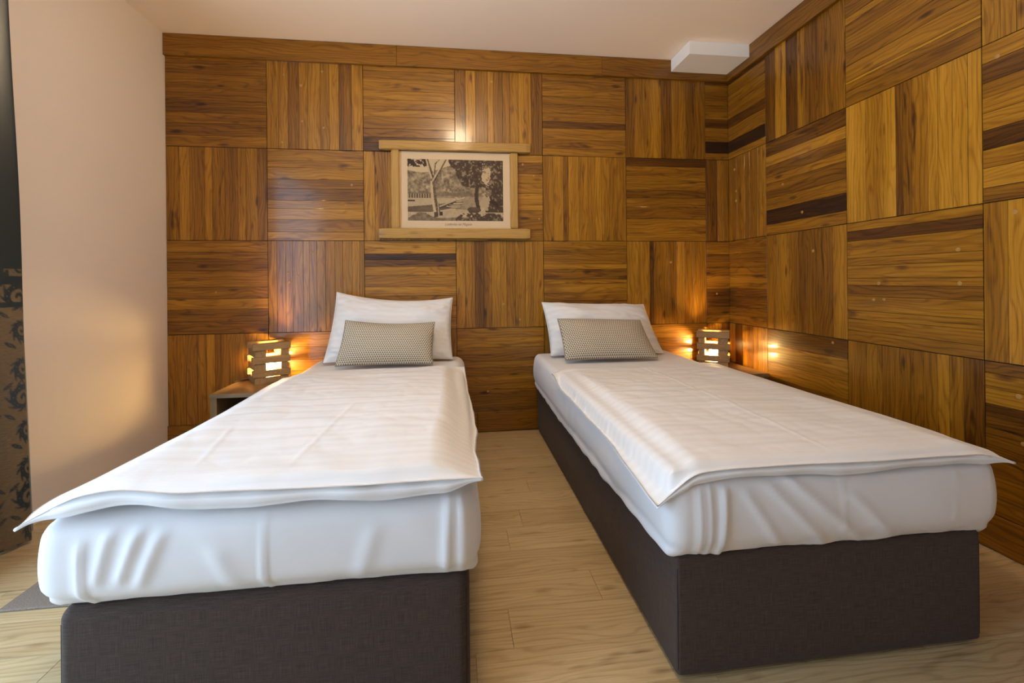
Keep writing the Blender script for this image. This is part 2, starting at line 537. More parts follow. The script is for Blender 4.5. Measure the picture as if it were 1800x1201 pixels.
RIGHT = {
 (0, 1): '15:3.4 30.5:6.2 45.5:2.8 55.5:5.2 70.5:3.9 83:4 100:4.5',
 (1, 1): '15.5:3.4 26:6.2 37.5:4 45:5.4 61:3.9 73:4.9 88.5:1.2 100:5.2',
 (2, 1): '16:5.4 31.5:5.4 44.5:4.9 54:4 70:4.5 85.5:4.4 100:6.2',
 (3, 1): '17:3 36:5.3 52:5.7 64:4 80:5 100:4.9',
 (0, 2): '12:4.5 24:4 30:6.2 40.5:4.4 52.5:5.3 65.5:4.4 79:5.3 81:7 87:4.8 100:4.4',
 (1, 2): '18:6.8 33.5:6 43.5:7.3 49:3.5 55.5:4.6 67:5.6 73.5:6.8 83:6.9 92:6.8 100:7',
 (2, 2): '7:5.7 15.5:3 30:5.7 36.5:5 47:5.7 53:5.2 62:4.4 74:5.6 81:5.2 91:5.2 100:4.9',
 (3, 2): '17:4.8 27:4.5 30.5:5 40.5:4.3 45:5.2 53.5:4.4 62.5:4.8 71.5:4.8 79.5:6.1 88:5.2 100:4',
 (0, 3): '10:6.1 18:5.7 32:5.8 45:5 60:5.6 75:6 88:5.2 100:5.8',
 (1, 3): '11.5:6 24:2.8 33.5:5.3 43:5.7 54:5.8 66.5:2.4 78:5.8 90.5:6.2 100:3.4',
 (2, 3): '12.8:5.2 26:6.5 40:6.4 52:5.5 65:6.2 78:5.5 90:6 100:5.6',
 (3, 3): '7.5:3.9 17:5.8 27:6.1 42:2.9 58:3.6 72:4.4 86:4.8 100:4.9',
}
ROWZ = [(J1, J1 + RH), (J2, J1), (J3, J2), (J3 - RH, J3)]

def board(par, wall, s0, s1, z0, z1, horiz, tone):
    g = 0.0007
    proud = random.uniform(-0.0006, 0.0006)
    L, W = ((s1 - s0), (z1 - z0)) if horiz else ((z1 - z0), (s1 - s0))
    o = chamfer_box('board', L - 2 * g, W - 2 * g, 0.012 + proud, 0.0005, M_WALLWOOD, par)
    sc, zc = (s0 + s1) / 2, (z0 + z1) / 2
    if wall == 'back':
        z = Vector((0, -1, 0)); x = Vector((1, 0, 0)) if horiz else Vector((0, 0, 1)); loc = (sc, 0.012, zc)
    else:
        z = Vector((-1, 0, 0)); x = Vector((0, 1, 0)) if horiz else Vector((0, 0, 1)); loc = (RX + 0.012, -sc, zc)
    set_axes(o, x, z.cross(x), z, loc)
    tint(o, (tone + random.uniform(-0.3, 0.3)) / 10.0)
    return o

def panel(parent, wall, s0, s1, row, horiz, data, lo=0.0, hi=1.0, zbot=BASE, ztop=CORN + 0.01):
    """One parquet square; lo..hi is the share of the square that lies on this wall."""
    e = empty('panel', parent=parent)
    z0, z1 = ROWZ[row]
    prev = 0.0
    gap = 0.0011
    for fr, tone in data:
        if horiz:
            b0, b1 = z1 - fr * (z1 - z0), z1 - prev * (z1 - z0)
            if prev == 0: b1 -= gap
            if fr == 1: b0 += gap
            b0, b1 = max(b0, zbot), min(b1, ztop)
            if b1 - b0 > 0.006:
                board(e, wall, s0 + (gap if lo == 0 else 0), s1 - (gap if hi == 1 else 0), b0, b1, True, tone)
        else:
            a, b = max(prev, lo), min(fr, hi)
            if b - a > 0.004:
                t0 = s0 + (a - lo) / (hi - lo) * (s1 - s0)
                t1 = s0 + (b - lo) / (hi - lo) * (s1 - s0)
                if a == 0: t0 += gap
                if b == 1: t1 -= gap
                board(e, wall, t0, t1, max(z0, zbot) + gap, min(z1, ztop) - gap, False, tone)
        prev = fr
    return e

PANELS = {}
def rnd_panel():
    fr, out = 0.0, []
    while fr < 0.93:
        fr = min(1.0, fr + random.uniform(0.09, 0.15))
        out.append((fr, random.choice([4.4, 4.9, 5.2, 5.4, 5.8, 6.1, 3.4])))
    out[-1] = (1.0, out[-1][1])
    return out
for r in range(4):
    for c in range(7):
        hz = (r + c) % 2 == 0
        d = D(BACK[(r, c)])
        if c < 6:
            PANELS['b', r, c] = panel(wall_back, 'back', c * S, (c + 1) * S, r, hz, d)
        else:
            PANELS['b', r, c] = panel(wall_back, 'back', 6 * S, RX, r, hz, d, 0.0, 0.31)
            PANELS['r', r, 0] = panel(wall_right, 'right', 0.0, 0.406, r, hz, d, 0.31, 1.0)
    for c in range(1, 8):
        hz = (r + c) % 2 == 0
        d = D(RIGHT[(r, c)]) if (r, c) in RIGHT else rnd_panel()
        s0 = 0.406 + (c - 1) * S
        s1 = min(s0 + S, -RY)
        PANELS['r', r, c] = panel(wall_right, 'right', s0, s1, r, hz, d)

# round oak plugs that fill the old bolt holes
PV, PF = lathe([(0.0, 0.0022), (0.0062, 0.0021), (0.0078, 0.0014), (0.008, -0.004)], 14)
plug_me = None
def plug(parent, wall, s, z, r=1.0):
    global plug_me
    if plug_me is None:
        o = mesh_obj('wooden_plug', PV, PF, M_PLUG, parent, smooth=True)
        plug_me = o.data
    else:
        o = bpy.data.objects.new('wooden_plug', plug_me)
        COL.objects.link(o); o.parent = parent
    if wall == 'back': set_axes(o, Vector((1, 0, 0)), Vector((0, 0, 1)), Vector((0, -1, 0)), (s, 0.0, z))
    else: set_axes(o, Vector((0, 1, 0)), Vector((0, 0, -1)), Vector((-1, 0, 0)), (RX, -s, z))
    o.scale = (r, r, 1)
for x, z in [(0.833, 2.107), (0.72, 2.408), (0.826, 2.343), (0.708, 1.965), (0.96, 2.44), (0.967, 2.069), (0.681, 1.70), (1.143, 1.692),
             (1.104, 1.555), (2.085, 2.423), (2.299, 1.855), (2.375, 1.777), (2.412, 1.474), (0.293, 0.985), (0.741, 1.047), (0.793, 1.089),
             (0.736, 1.107), (2.153, 0.879), (2.268, 0.77), (0.884, 1.245), (3.382, 1.166), (2.041, 0.278), (3.74, 0.932)]:
    r = 0 if z > J1 else 1 if z > J2 else 2 if z > J3 else 3
    plug(PANELS['b', r, min(6, int(x / S))], 'back', x, z, random.uniform(0.9, 1.2))
for s, z in [(0.073, 1.834), (0.09, 1.674), (0.089, 1.604), (1.191, 1.011), (1.218, 0.933), (1.165, 0.931), (1.538, 1.148), (1.677, 1.86),
             (0.713, 1.426), (0.558, 1.623), (0.793, 1.194), (0.922, 0.69), (1.726, 1.271), (1.732, 0.602), (1.744, 0.435), (1.543, 1.012)]:
    r = 0 if z > J1 else 1 if z > J2 else 2 if z > J3 else 3
    c = 0 if s < 0.406 else 1 + int((s - 0.406) / S)
    plug(PANELS['r', r, c], 'right', s, z, random.uniform(0.95, 1.3))

# cornice boards under the ceiling (trim_1 back, trim_2 right) and baseboards
def strip(parent, name, wall, s0, s1, z0, z1, depth, tone, mat=M_CORNICE, cut=0.0):
    o = chamfer_box(name, s1 - s0 - 0.0012, z1 - z0, depth, 0.0018, mat, parent)
    if wall == 'back':
        set_axes(o, Vector((1, 0, 0)), Vector((0, 0, 1)), Vector((0, -1, 0)), ((s0 + s1) / 2, 0.0, (z0 + z1) / 2))
    else:
        set_axes(o, Vector((0, 1, 0)), Vector((0, 0, -1)), Vector((-1, 0, 0)), (RX, -(s0 + s1) / 2, (z0 + z1) / 2))
    return tint(o, tone)
t1 = empty('trim_1'); tag(t1, 'oak cornice boards along the top of the back wall', kind='structure')
for a, b, t in [(0.0, 1.445, 0.50), (1.445, 2.871, 0.46), (2.871, 3.84, 0.42)]:
    strip(t1, 'board', 'back', a, b, CORN, RZ - 0.001, 0.022, t)
t2 = empty('trim_2'); tag(t2, 'oak cornice boards along the top of the side wall', kind='structure')
for a, b, t in [(0.0225, 1.9, 0.42), (1.9, 3.4, 0.5), (3.4, 4.59, 0.46)]:
    strip(t2, 'board', 'right', a, b, CORN, RZ - 0.001, 0.022, t)
bb = empty('baseboard_back'); tag(bb, 'oak baseboard boards along the foot of the back wall', kind='structure')
for a, b, t in [(0.0, 1.965, 0.5), (1.965, 3.84, 0.48)]:
    strip(bb, 'board', 'back', a, b, 0.002, BASE, 0.008, t)
br = empty('baseboard_right'); tag(br, 'oak baseboard boards along the foot of the side wall', kind='structure')
for a, b, t in [(0.0085, 1.55, 0.5), (1.55, 3.2, 0.46), (3.2, 4.59, 0.5)]:
    strip(br, 'board', 'right', a, b, 0.004, BASE, 0.008, t)
sof = boxes('trim_3', [(3.388, RX - 0.0225, -0.283, -0.0225, 2.545, RZ)], M_BOXP)
tag(sof, 'white boxed-in duct under the ceiling in the wood clad corner', kind='structure')

# balcony opening outside the frame (an open door: frame only)
d1 = empty('door_1'); tag(d1, 'white frame of the open balcony door in the beige wall', kind='structure')
for nm, b in [('door_frame', (-0.09, -0.02, WIN_Y0, WIN_Y0 + 0.06, WIN_Z0, WIN_Z1)), ('door_frame', (-0.09, -0.02, WIN_Y1 - 0.06, WIN_Y1, WIN_Z0, WIN_Z1)),
              ('door_frame', (-0.09, -0.02, WIN_Y0 + 0.06, WIN_Y1 - 0.06, WIN_Z1 - 0.06, WIN_Z1))]:
    boxes(nm, [b], M_WHITE, d1)

# ------------------------------------------------------------------ ceiling lamp (above the frame; its glare shows on the varnish)
cl = empty('ceiling_lamp', (1.868, -1.62, RZ))
tag(cl, 'round opal ceiling lamp in the middle of the room', 'lamp')
V, F = lathe([(0.0, 0.0), (0.06, 0.0), (0.06, -0.022), (0.0, -0.022)], 32)
mesh_obj('mount', V, F, M_WHITE, cl)
V, F = lathe([(0.05, -0.022)] + [(0.125 * math.sin(math.radians(a)), -0.132 + 0.125 * math.cos(math.radians(a))) for a in range(26, 181, 11)], 32)
mesh_obj('diffuser', V, F, M_OPAL, cl, smooth=True)

# ------------------------------------------------------------------ beds
MT = 0.535                 # mattress top
def make_base(bed, x0, x1, y0, y1, z1, r):
    pts, fc = round_box(x1 - x0, y1 - y0, z1 - 0.012, r, 0.06)
    o = mesh_obj('upholstered_base', [(p.x, p.y, p.z) for p in pts], fc, M_BASE, bed, smooth=True)
    o.location = ((x0 + x1) / 2 - bed.location.x, (y0 + y1) / 2 - bed.location.y, (z1 + 0.012) / 2)
    k = r * 0.30
    for sx, sy in ((x0 + k, y0 + k), (x1 - k, y0 + k)):
        V, F = tube([(sx, sy, 0.03 + i * 0.02) for i in range(14)], 0.0013, 6)
        s = mesh_obj('corner_seam', V, F, M_SEAM, o)
        s.location = (-(x0 + x1) / 2, -(y0 + y1) / 2, -(z1 + 0.012) / 2)
    for gx in (x0 + 0.07, x1 - 0.07):
        for gy in (y0 + 0.08, y1 - 0.08):
            V, F = lathe([(0.0, 0.0), (0.02, 0.0), (0.024, 0.004), (0.024, 0.02), (0.0, 0.02)], 12)
            g = mesh_obj('foot', V, F, M_BLACK, bed)
            g.location = (gx - bed.location.x, gy - bed.location.y, 0.0)

def make_mattress(name, label, x0, x1, y0, y1, zb, folds, seed, b0, b1, btop, tuck=0.028, rad=0.05, droop=0.0):
    dx, dy, dz = x1 - x0, y1 - y0, MT - zb
    pts, fc = round_box(dx, dy, dz, rad, 0.0095)
    cx, cy, cz = (x0 + x1) / 2, (y0 + y1) / 2, (MT + zb) / 2
    out = []
    for p in pts:
        x, y, z = p.x, p.y, p.z
        h = z / dz + 0.5                      # 0 bottom .. 1 top
        wx, wy, wz = x + cx, y + cy, z + cz
        # sides belly out a little at mid-height, tuck in at the bottom
        belly = 0.014 * math.sin(math.pi * min(1, max(0, h))) - tuck * sm((0.30 - h) / 0.30)
        sx = sm((abs(x) - (dx / 2 - rad)) / rad)
        sy = sm((-y - (dy / 2 - rad)) / rad)
        nx = nz(wy * 4.5, wz * 7, seed) * 0.004 + nz(wy * 17, wz * 5, seed + 3) * 0.0022
        ny = nz(wx * 4.0, wz * 6, seed + 7) * 0.005
        # soft diagonal pulls in the fitted sheet at the foot end
        dg = nz((wx + wz * 0.8) * 11, (wz - wx * 0.5) * 2.2, seed + 11)
        ny += 0.0030 * max(0.0, dg) * sm((h - 0.05) / 0.3) * sm((1.0 - h) / 0.25)
        for (fx, slope, wdt, amp, h0, h1) in folds:
            c = fx + slope * (h - 0.5)
            ny += amp * math.exp(-((wx - c) / wdt) ** 2) * sm((h - h0) / 0.15 + 0.5) * sm((h1 - h) / 0.15 + 0.5)
        x += math.copysign(sx * (belly + nx), x)
        y -= sy * (belly + ny)
        if h > 0.9:
            z += 0.006 * nz(wx * 2.2, wy * 2.2, seed + 20)
        if h < 0.4 and x < 0:
            z -= droop * sm((0.4 - h) / 0.4) * sm((-x - (dx / 2 - 0.1)) / 0.1) * math.sin(math.pi * min(1, max(0, 0.5 - y / dy)))
        if h < 0.12:
            z += 0.011 * nz(wx * 11, wy * 11, seed + 30) - 0.003
        if b0 < x + cx < b1 and y + cy > -2.026 and z + cz < btop + 0.002:
            z = btop + 0.002 - cz
        out.append((x, y, z))
    o = mesh_obj(name, out, fc, M_SHEET, None, smooth=True)
    o.location = (cx, cy, cz)
    tag(o, label, 'mattress', 'mattresses in white fitted sheets')
    return o

bed1 = empty('bed', (1.399, -1.01, 0)); tag(bed1, 'charcoal upholstered bed base nearer the patterned curtain', 'bed', 'twin upholstered bed bases')
make_base(bed1, 0.948, 1.852, -2.025, -0.025, 0.325, 0.03)
bed2 = empty('bed', (2.834, -1.01, 0)); tag(bed2, 'charcoal upholstered bed base alongside the wood clad side wall', 'bed', 'twin upholstered bed bases')
make_base(bed2, 2.382, 3.287, -2.025, -0.025, 0.322, 0.012)
make_mattress('mattress', 'white sheeted mattress on the bed nearer the curtain', 0.925, 1.868, -2.04, -0.028, 0.318,
              [(1.393, 0.005, 0.0028, 0.0055, 0.0, 0.95), (1.06, 0.05, 0.012, 0.008, 0.35, 0.85), (1.11, 0.07, 0.012, 0.009, 0.35, 0.85),
               (1.155, 0.08, 0.014, 0.008, 0.3, 0.8), (1.80, 0.01, 0.010, 0.009, 0.1, 1.0), (1.835, 0.0, 0.009, 0.008, 0.1, 1.0), (1.02, 0.0, 0.008, 0.008, 0.0, 0.75), (1.30, -0.1, 0.02, 0.004, 0.1, 0.6), (1.62, 0.06, 0.02, 0.004, 0.1, 0.7)], 1.3, 0.947, 1.853, 0.325)
make_mattress('mattress', 'white sheeted mattress on the bed along the wood wall', 2.362, 3.318, -2.04, -0.028, 0.314,
              [(2.838, 0.0, 0.003, 0.004, 0.2, 1.0), (2.432, 0.0, 0.007, 0.008, 0.0, 0.9), (2.458, 0.0, 0.008, 0.008, 0.0, 0.9), (2.495, 0.012, 0.009, 0.011, 0.0, 0.85),
               (2.60, -0.15, 0.014, 0.006, 0.1, 0.8), (2.70, -0.22, 0.016, 0.007, 0.1, 0.85), (2.79, -0.26, 0.018, 0.007, 0.1, 0.95), (2.90, -0.22, 0.02, 0.006, 0.1, 0.7),
               (3.17, 0.02, 0.003, 0.0016, 0.1, 1.0)], 8.1, 2.381, 3.288, 0.322, tuck=0.016, rad=0.036, droop=0.024)

def make_duvet(name, label, L, R, HD, FT, zl, zr, zh, zf, plat, creases, seed, bed_rect, rim=0.022):
    """Closed, softly filled cover. L/R: x of the side edges along t; HD/FT: y of head and foot along s; z* edge heights; plat: plateau."""
    NU, NV = 150, 230
    L, R, zl, zr, plat = [smooth_curve(c, 0.06) for c in (L, R, zl, zr, plat)]
    HD, FT, zh, zf = [smooth_curve(c, 0.05) for c in (HD, FT, zh, zf)]
    top, bot, uv = [], [], []
    def samp(c, n): return np.interp(np.linspace(0, 1, n), [p[0] for p in c], [p[1] for p in c]).tolist()
    L, R, zl, zr, plat = [samp(c, NV) for c in (L, R, zl, zr, plat)]
    HD, FT, zh, zf = [samp(c, NU) for c in (HD, FT, zh, zf)]
    mx0, mx1, my0, mr = bed_rect
    for i in range(NU):
        s = i / (NU - 1)
        for j in range(NV):
            t = j / (NV - 1)
            xl, xr = L[j], R[j]
            yh, yf = HD[i], FT[i]
            x = xl + (xr - xl) * s
            y = yh + (yf - yh) * t
            dl, dr, dh, df = (x - xl), (xr - x), (yh - y), (y - yf)
            # soft waves of the outline
            edge = min(dl, dr, dh, df)
            x += 0.006 * nz(y * 6, seed) * (1 - sm(min(dl, dr) / 0.12))
            y += 0.006 * nz(x * 6, seed + 4) * (1 - sm(min(dh, df) / 0.12))
            def e(d, w): return sm(d / w) ** 0.8
            P = plat[j]
            P += 0.010 * nz(x * 2.2, y * 1.8, seed) + 0.0045 * nz(x * 6, y * 4, seed + 2)
            # fabric ripples, mostly across the bed
            P += 0.0034 * nz(x * 5 + 2 * nz(x * 2, y * 2, seed), y * 20, seed + 6) + 0.0035 * abs(nz(x * 12 + y * 4, y * 9 - x * 3, seed + 9)) - 0.004 * max(0, nz(x * 7 - y * 5, y * 6 + x * 3, seed + 13)) ** 2
            for (cx0, cx1, t0, t1, amp) in creases:
                c = cx0 + (cx1 - cx0) * (t - t0) / max(1e-6, t1 - t0)
                P += amp * math.exp(-((x - c) / 0.006) ** 2) * sm((t - t0) / 0.08) * sm((t1 - t) / 0.08)
            z = P
            z = zl[j] + (z - zl[j]) * e(dl, 0.13)
            z = zr[j] + (z - zr[j]) * e(dr, 0.13)
            z2 = zh[i] + (z - zh[i]) * e(dh, 0.07)
            z = zf[i] + (z2 - zf[i]) * e(df, 0.035)
            # never sink into the rounded shoulder of the mattress
            q = max(0.0, mx0 + mr - x, x - mx1 + mr, my0 + mr - y)
            if q < mr:
                sup = MT - (mr - math.sqrt(mr * mr - q * q)) + 0.016
                dz_ = z - sup
                z = sup + 0.5 * (dz_ + math.sqrt(dz_ * dz_ + 1.0e-4)) if edge > 0.012 else z
            lo = max(0.0, min(1.0, edge / 0.05))
            top.append((x, y, z))
            inside = 0.05 + 0.0 * lo
            rk = 0.22 + 0.78 * sm((min(s, 1 - s) - 0.01) / 0.09) * (1.0 if t > 0.93 or t < 0.05 else 0.45)
            rk = max(rk, 0.22)
            zb = z - rim * rk * (1 + 0.35 * nz(x * 7, y * 7, seed + 40))
            if edge > 0.06:
                zb = min(zb, max(MT + 0.007, z - 0.035))
            if q < mr:
                zb = max(zb, MT - (mr - math.sqrt(mr * mr - q * q)) + 0.008)
            zb = min(zb, z - 0.004)
            bot.append((x, y, zb))
            uv.append((x, y))
    n = NU * NV
    loop = [i * NV for i in range(NU)] + [(NU - 1) * NV + j for j in range(1, NV)] + [i * NV + NV - 1 for i in range(NU - 2, -1, -1)] + [j for j in range(NV - 2, 0, -1)]
    mid, muv = [], []
    m_ = len(loop)
    for q, k in enumerate(loop):
        p0, p1 = Vector(top[loop[q - 3]]), Vector(top[loop[(q + 3) % m_]])
        d = (p1 - p0); d.z = 0
        out = Vector((d.y, -d.x, 0)).normalized()
        if out.dot(Vector(top[k]) - Vector((sum(a[0] for a in top[::997]) / len(top[::997]), sum(a[1] for a in top[::997]) / len(top[::997]), 0))) < 0: out = -out
        tp, bt = Vector(top[k]), Vector(bot[k])
        g = (tp.z - bt.z)
        wv = 0.004 * nz(tp.x * 14, tp.y * 14, seed + 31)
        for fr, o_ in ((0.28, 0.30), (0.62, 0.34)):
            c = tp.lerp(bt, fr) + out * (g * o_ + wv * min(1, g / 0.02))
            mid.append((c.x, c.y, c.z)); muv.append((c.x, c.y))
    V = top + bot + mid
    F = grid_faces(NU, NV, 0, False) + grid_faces(NU, NV, n, True)
    for q in range(m_):
        q2 = (q + 1) % m_
        ring = lambda r, qq: (loop[qq] if r == 0 else 2 * n + 2 * qq + (r - 1) if r < 3 else loop[qq] + n)
        for r in range(3):
            F.append((ring(r, q), ring(r, q2), ring(r + 1, q2), ring(r + 1, q)))
    o = mesh_obj(name, V, F, M_DUVET, None, smooth=True, uv=uv + uv + muv)
    tag(o, label, 'duvet', 'white striped duvets')
    # stitched hem line around the foot edge
    path = [Vector(top[i * NV + NV - 1]) + Vector((0, -0.001, -0.004)) for i in range(9, NU - 9, 2)]
    Vt, Ft = tube(path, 0.0018, 6)
    mesh_obj('hem', Vt, Ft, M_SHEET, o, smooth=True)
    return o

make_duvet('duvet', 'white striped duvet with a raised pointed corner on the bed nearer the curtain',
           L=[(0, 0.945), (0.1, 0.935), (0.5, 0.945), (0.8, 0.935), (0.93, 0.925), (1, 0.905)],
           R=[(0, 1.865), (0.1, 1.878), (0.5, 1.893), (0.62, 1.897), (0.8, 1.878), (1, 1.885)],
           HD=[(0, -0.70), (0.25, -0.60), (0.6, -0.60), (1, -0.585)],
           FT=[(0, -2.062), (0.04, -2.05), (0.15, -2.04), (0.3, -2.05), (1, -2.056)],
           zl=[(0, 0.552), (0.5, 0.550), (0.85, 0.556), (0.96, 0.558), (1, 0.532)],
           zr=[(0, 0.555), (0.12, 0.50), (0.6, 0.50), (0.8, 0.53), (1, 0.566)],
           zh=[(0, 0.556), (1, 0.562)],
           zf=[(0, 0.530), (0.03, 0.546), (0.1, 0.580), (0.18, 0.590), (0.3, 0.578), (0.6, 0.572), (1, 0.572)],
           plat=[(0, 0.578), (0.3, 0.594), (0.7, 0.602), (0.93, 0.600), (1, 0.598)],
           creases=[(1.46, 1.42, 0.55, 0.98, 0.0018), (1.83, 1.845, 0.1, 0.97, 0.002), (1.14, 1.2, 0.7, 0.95, 0.002)], seed=2.2, bed_rect=(0.915, 1.878, -2.05, 0.05), rim=0.032)
make_duvet('duvet', 'white striped duvet hanging over one side of the bed along the wood wall',
           L=[(0, 2.318), (0.05, 2.335), (0.3, 2.340), (0.6, 2.338), (0.85, 2.325), (1, 2.318)],
           R=[(0, 3.300), (0.5, 3.320), (0.8, 3.330), (0.95, 3.335), (1, 3.350)],
           HD=[(0, -0.79), (0.1, -0.70), (0.5, -0.735), (0.8, -0.70), (0.93, -0.68), (1, -0.70)],
           FT=[(0, -2.058), (0.1, -2.045), (0.5, -2.048), (0.9, -2.05), (1, -2.062)],
           zl=[(0, 0.545), (0.1, 0.50), (0.5, 0.492), (0.8, 0.488), (0.92, 0.476), (1, 0.474)],
           zr=[(0, 0.556), (0.5, 0.548), (0.85, 0.549), (1, 0.528)],
           zh=[(0, 0.548), (0.15, 0.558), (0.9, 0.560), (1, 0.556)],
           zf=[(0, 0.474), (0.05, 0.512), (0.1, 0.545), (0.2, 0.551), (0.6, 0.548), (0.92, 0.548), (1, 0.526)],
           plat=[(0, 0.566), (0.4, 0.572), (0.9, 0.570), (1, 0.568)],
           creases=[(2.83, 2.84, 0.0, 0.99, 0.0024), (2.45, 2.44, 0.1, 0.8, 0.0015)], seed=15.7, bed_rect=(2.352, 3.328, -2.05, 0.036), rim=0.026)

# ------------------------------------------------------------------ pillows and cushions
def make_pillow(name, label, cat, group, TL, TR, BL, BR, tf, tb, mat, seed, sag=0.0, ear=0.05, N=56, ymax=-0.012, zmin=None, wr=0.006, piping=None, uvs=None):
    TL, TR, BL, BR = map(Vector, (TL, TR, BL, BR))
    nrm = (TR - TL).cross(TL - BL).normalized()
    if nrm.y > 0: nrm = -nrm
    base = (BL + BR) / 2
    W, H = (TR - TL).length, (TL - BL).length
    front, back, uv = [], [], []
    for i in range(N):
        a = -1 + 2 * i / (N - 1)
        a = math.copysign(1 - (1 - abs(a)) ** 1.25, a)
        for j in range(N):
            b = -1 + 2 * j / (N - 1)
            b = math.copysign(1 - (1 - abs(b)) ** 1.25, b)
            aa = a * (1 - ear * (1 - b * b))
            bb = b * (1 - ear * 1.3 * (1 - a * a))
            u, v = (aa + 1) / 2, (bb + 1) / 2
            p = BL.lerp(BR, u).lerp(TL.lerp(TR, u), v)
            p = p + Vector((0, 0, -sag * (1 - a * a) * v * v))
            th = (max(0.0, 1 - abs(a) ** 3.0) * max(0.0, 1 - abs(b) ** 2.6)) ** 0.62
            # creases fan out of the corners
            w = nz(a * 2.4 + seed, b * 2.4, seed) * wr + abs(nz(a * 5 + b * 2, b * 6 - a, seed + 5)) * wr * 1.2 * (0.35 + a * a)
            f = p + nrm * (tf * th + w * min(1.0, th * 2.5))
            q = p - nrm * (tb * th)
            for r in (f, q):
                r.y = min(r.y, ymax)
                if zmin is not None: r.z = max(r.z, zmin)
            front.append(f - base); back.append(q - base)
            uv.append((aa * W / 2 + 3, bb * H / 2 + 3))
    V = front + back
    n = N * N
    F = grid_faces(N, N, 0, True) + grid_faces(N, N, n, False)
    loop = [i * N for i in range(N)] + [(N - 1) * N + j for j in range(1, N)] + [i * N + N - 1 for i in range(N - 2, -1, -1)] + [j for j in range(N - 2, 0, -1)]
    for a, b in zip(loop, loop[1:] + loop[:1]):
        F.append((b, a, a + n, b + n))
    o = mesh_obj(name, V, F, mat, None, smooth=True, uv=uv + uv)
    o.location = base
    tag(o, label, cat, group)
    path = [V[k] + nrm * 0.0 for k in loop] + [V[loop[0]]]
    Vt, Ft = tube(path, 0.0035 if piping else 0.0022, 6)
    mesh_obj('piping' if piping else 'seam', Vt, Ft, piping or mat, o, smooth=True)
    return o

make_pillow('pillow', 'tall white pillow with a peaked corner at the head of the bed nearer the curtain', 'pillow', 'white bed pillows',
            (1.062, -0.085, 0.978), (1.803, -0.085, 0.932), (1.025, -0.27, 0.556), (1.80, -0.25, 0.553), 0.085, 0.05, M_PILLOW, 3.1, sag=0.03, ear=0.035, zmin=MT + 0.006, wr=0.016)
make_pillow('pillow', 'lower white pillow leaning at the head of the bed along the wood side wall', 'pillow', 'white bed pillows',
            (2.408, -0.085, 0.892), (3.135, -0.085, 0.866), (2.43, -0.27, 0.556), (3.20, -0.25, 0.550), 0.105, 0.05, M_PILLOW, 9.4, sag=0.0, ear=0.03, zmin=MT + 0.006, wr=0.018)
make_pillow('cushion', 'grey and cream scale patterned cushion before the tall peaked pillow', 'cushion', 'scale patterned cushions',
            (1.168, -0.31, 0.812), (1.694, -0.31, 0.790), (1.134, -0.43, 0.560), (1.686, -0.43, 0.556), 0.06, 0.05, M_CUSHION, 5.5, sag=0.012, ear=0.03, N=44, zmin=MT + 0.008, wr=0.002, piping=M_PIPING)
make_pillow('cushion', 'grey and cream scale patterned cushion before the lower pillow by the side wall', 'cushion', 'scale patterned cushions',
            (2.463, -0.32, 0.796), (3.008, -0.32, 0.776), (2.476, -0.47, 0.560), (3.058, -0.47, 0.556), 0.06, 0.05, M_CUSHION, 6.5, sag=-0.006, ear=0.025, N=44, zmin=MT + 0.008, wr=0.002, piping=M_PIPING)

# ------------------------------------------------------------------ nightstands
NZT = 0.44
def make_nightstand(x0, x1, label):
    y0, y1 = -0.497, -0.03
    w, d = x1 - x0, y1 - y0
    n = empty('nightstand', (x0 + w / 2, y0 + d / 2, 0))
    tag(n, label, 'nightstand', 'low oak nightstands')
    def slab(nm, L, W, T, loc, x, z):
        o = chamfer_box(nm, L, W, T, 0.0015, M_NIGHT, n)
        x, z = Vector(x), Vector(z)
        set_axes(o, x, z.cross(x), z, loc)
        return tint(o, 0.5)
    slab('top', w, d, 0.022, (0, 0, NZT - 0.022), (1, 0, 0), (0, 0, 1))
    for s in (-1, 1):
        slab('side_panel', NZT - 0.022, d - 0.012, 0.034, (s * w / 2 - (0.034 if s > 0 else 0) + 0.0, 0.004, (NZT - 0.022) / 2), (0, 0, 1), (1, 0, 0))
    slab('shelf', w - 0.072, d - 0.05, 0.018, (0, 0.02, 0.20), (1, 0, 0), (0, 0, 1))
    slab('bottom_board', w - 0.072, d - 0.05, 0.018, (0, 0.02, 0.05), (1, 0, 0), (0, 0, 1))
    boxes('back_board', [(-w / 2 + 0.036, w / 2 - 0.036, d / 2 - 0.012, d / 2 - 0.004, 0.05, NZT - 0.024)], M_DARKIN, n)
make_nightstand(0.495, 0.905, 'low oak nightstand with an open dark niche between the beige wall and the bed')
make_nightstand(3.345, 3.785, 'low oak nightstand in the wood clad corner, half hidden behind the bed')

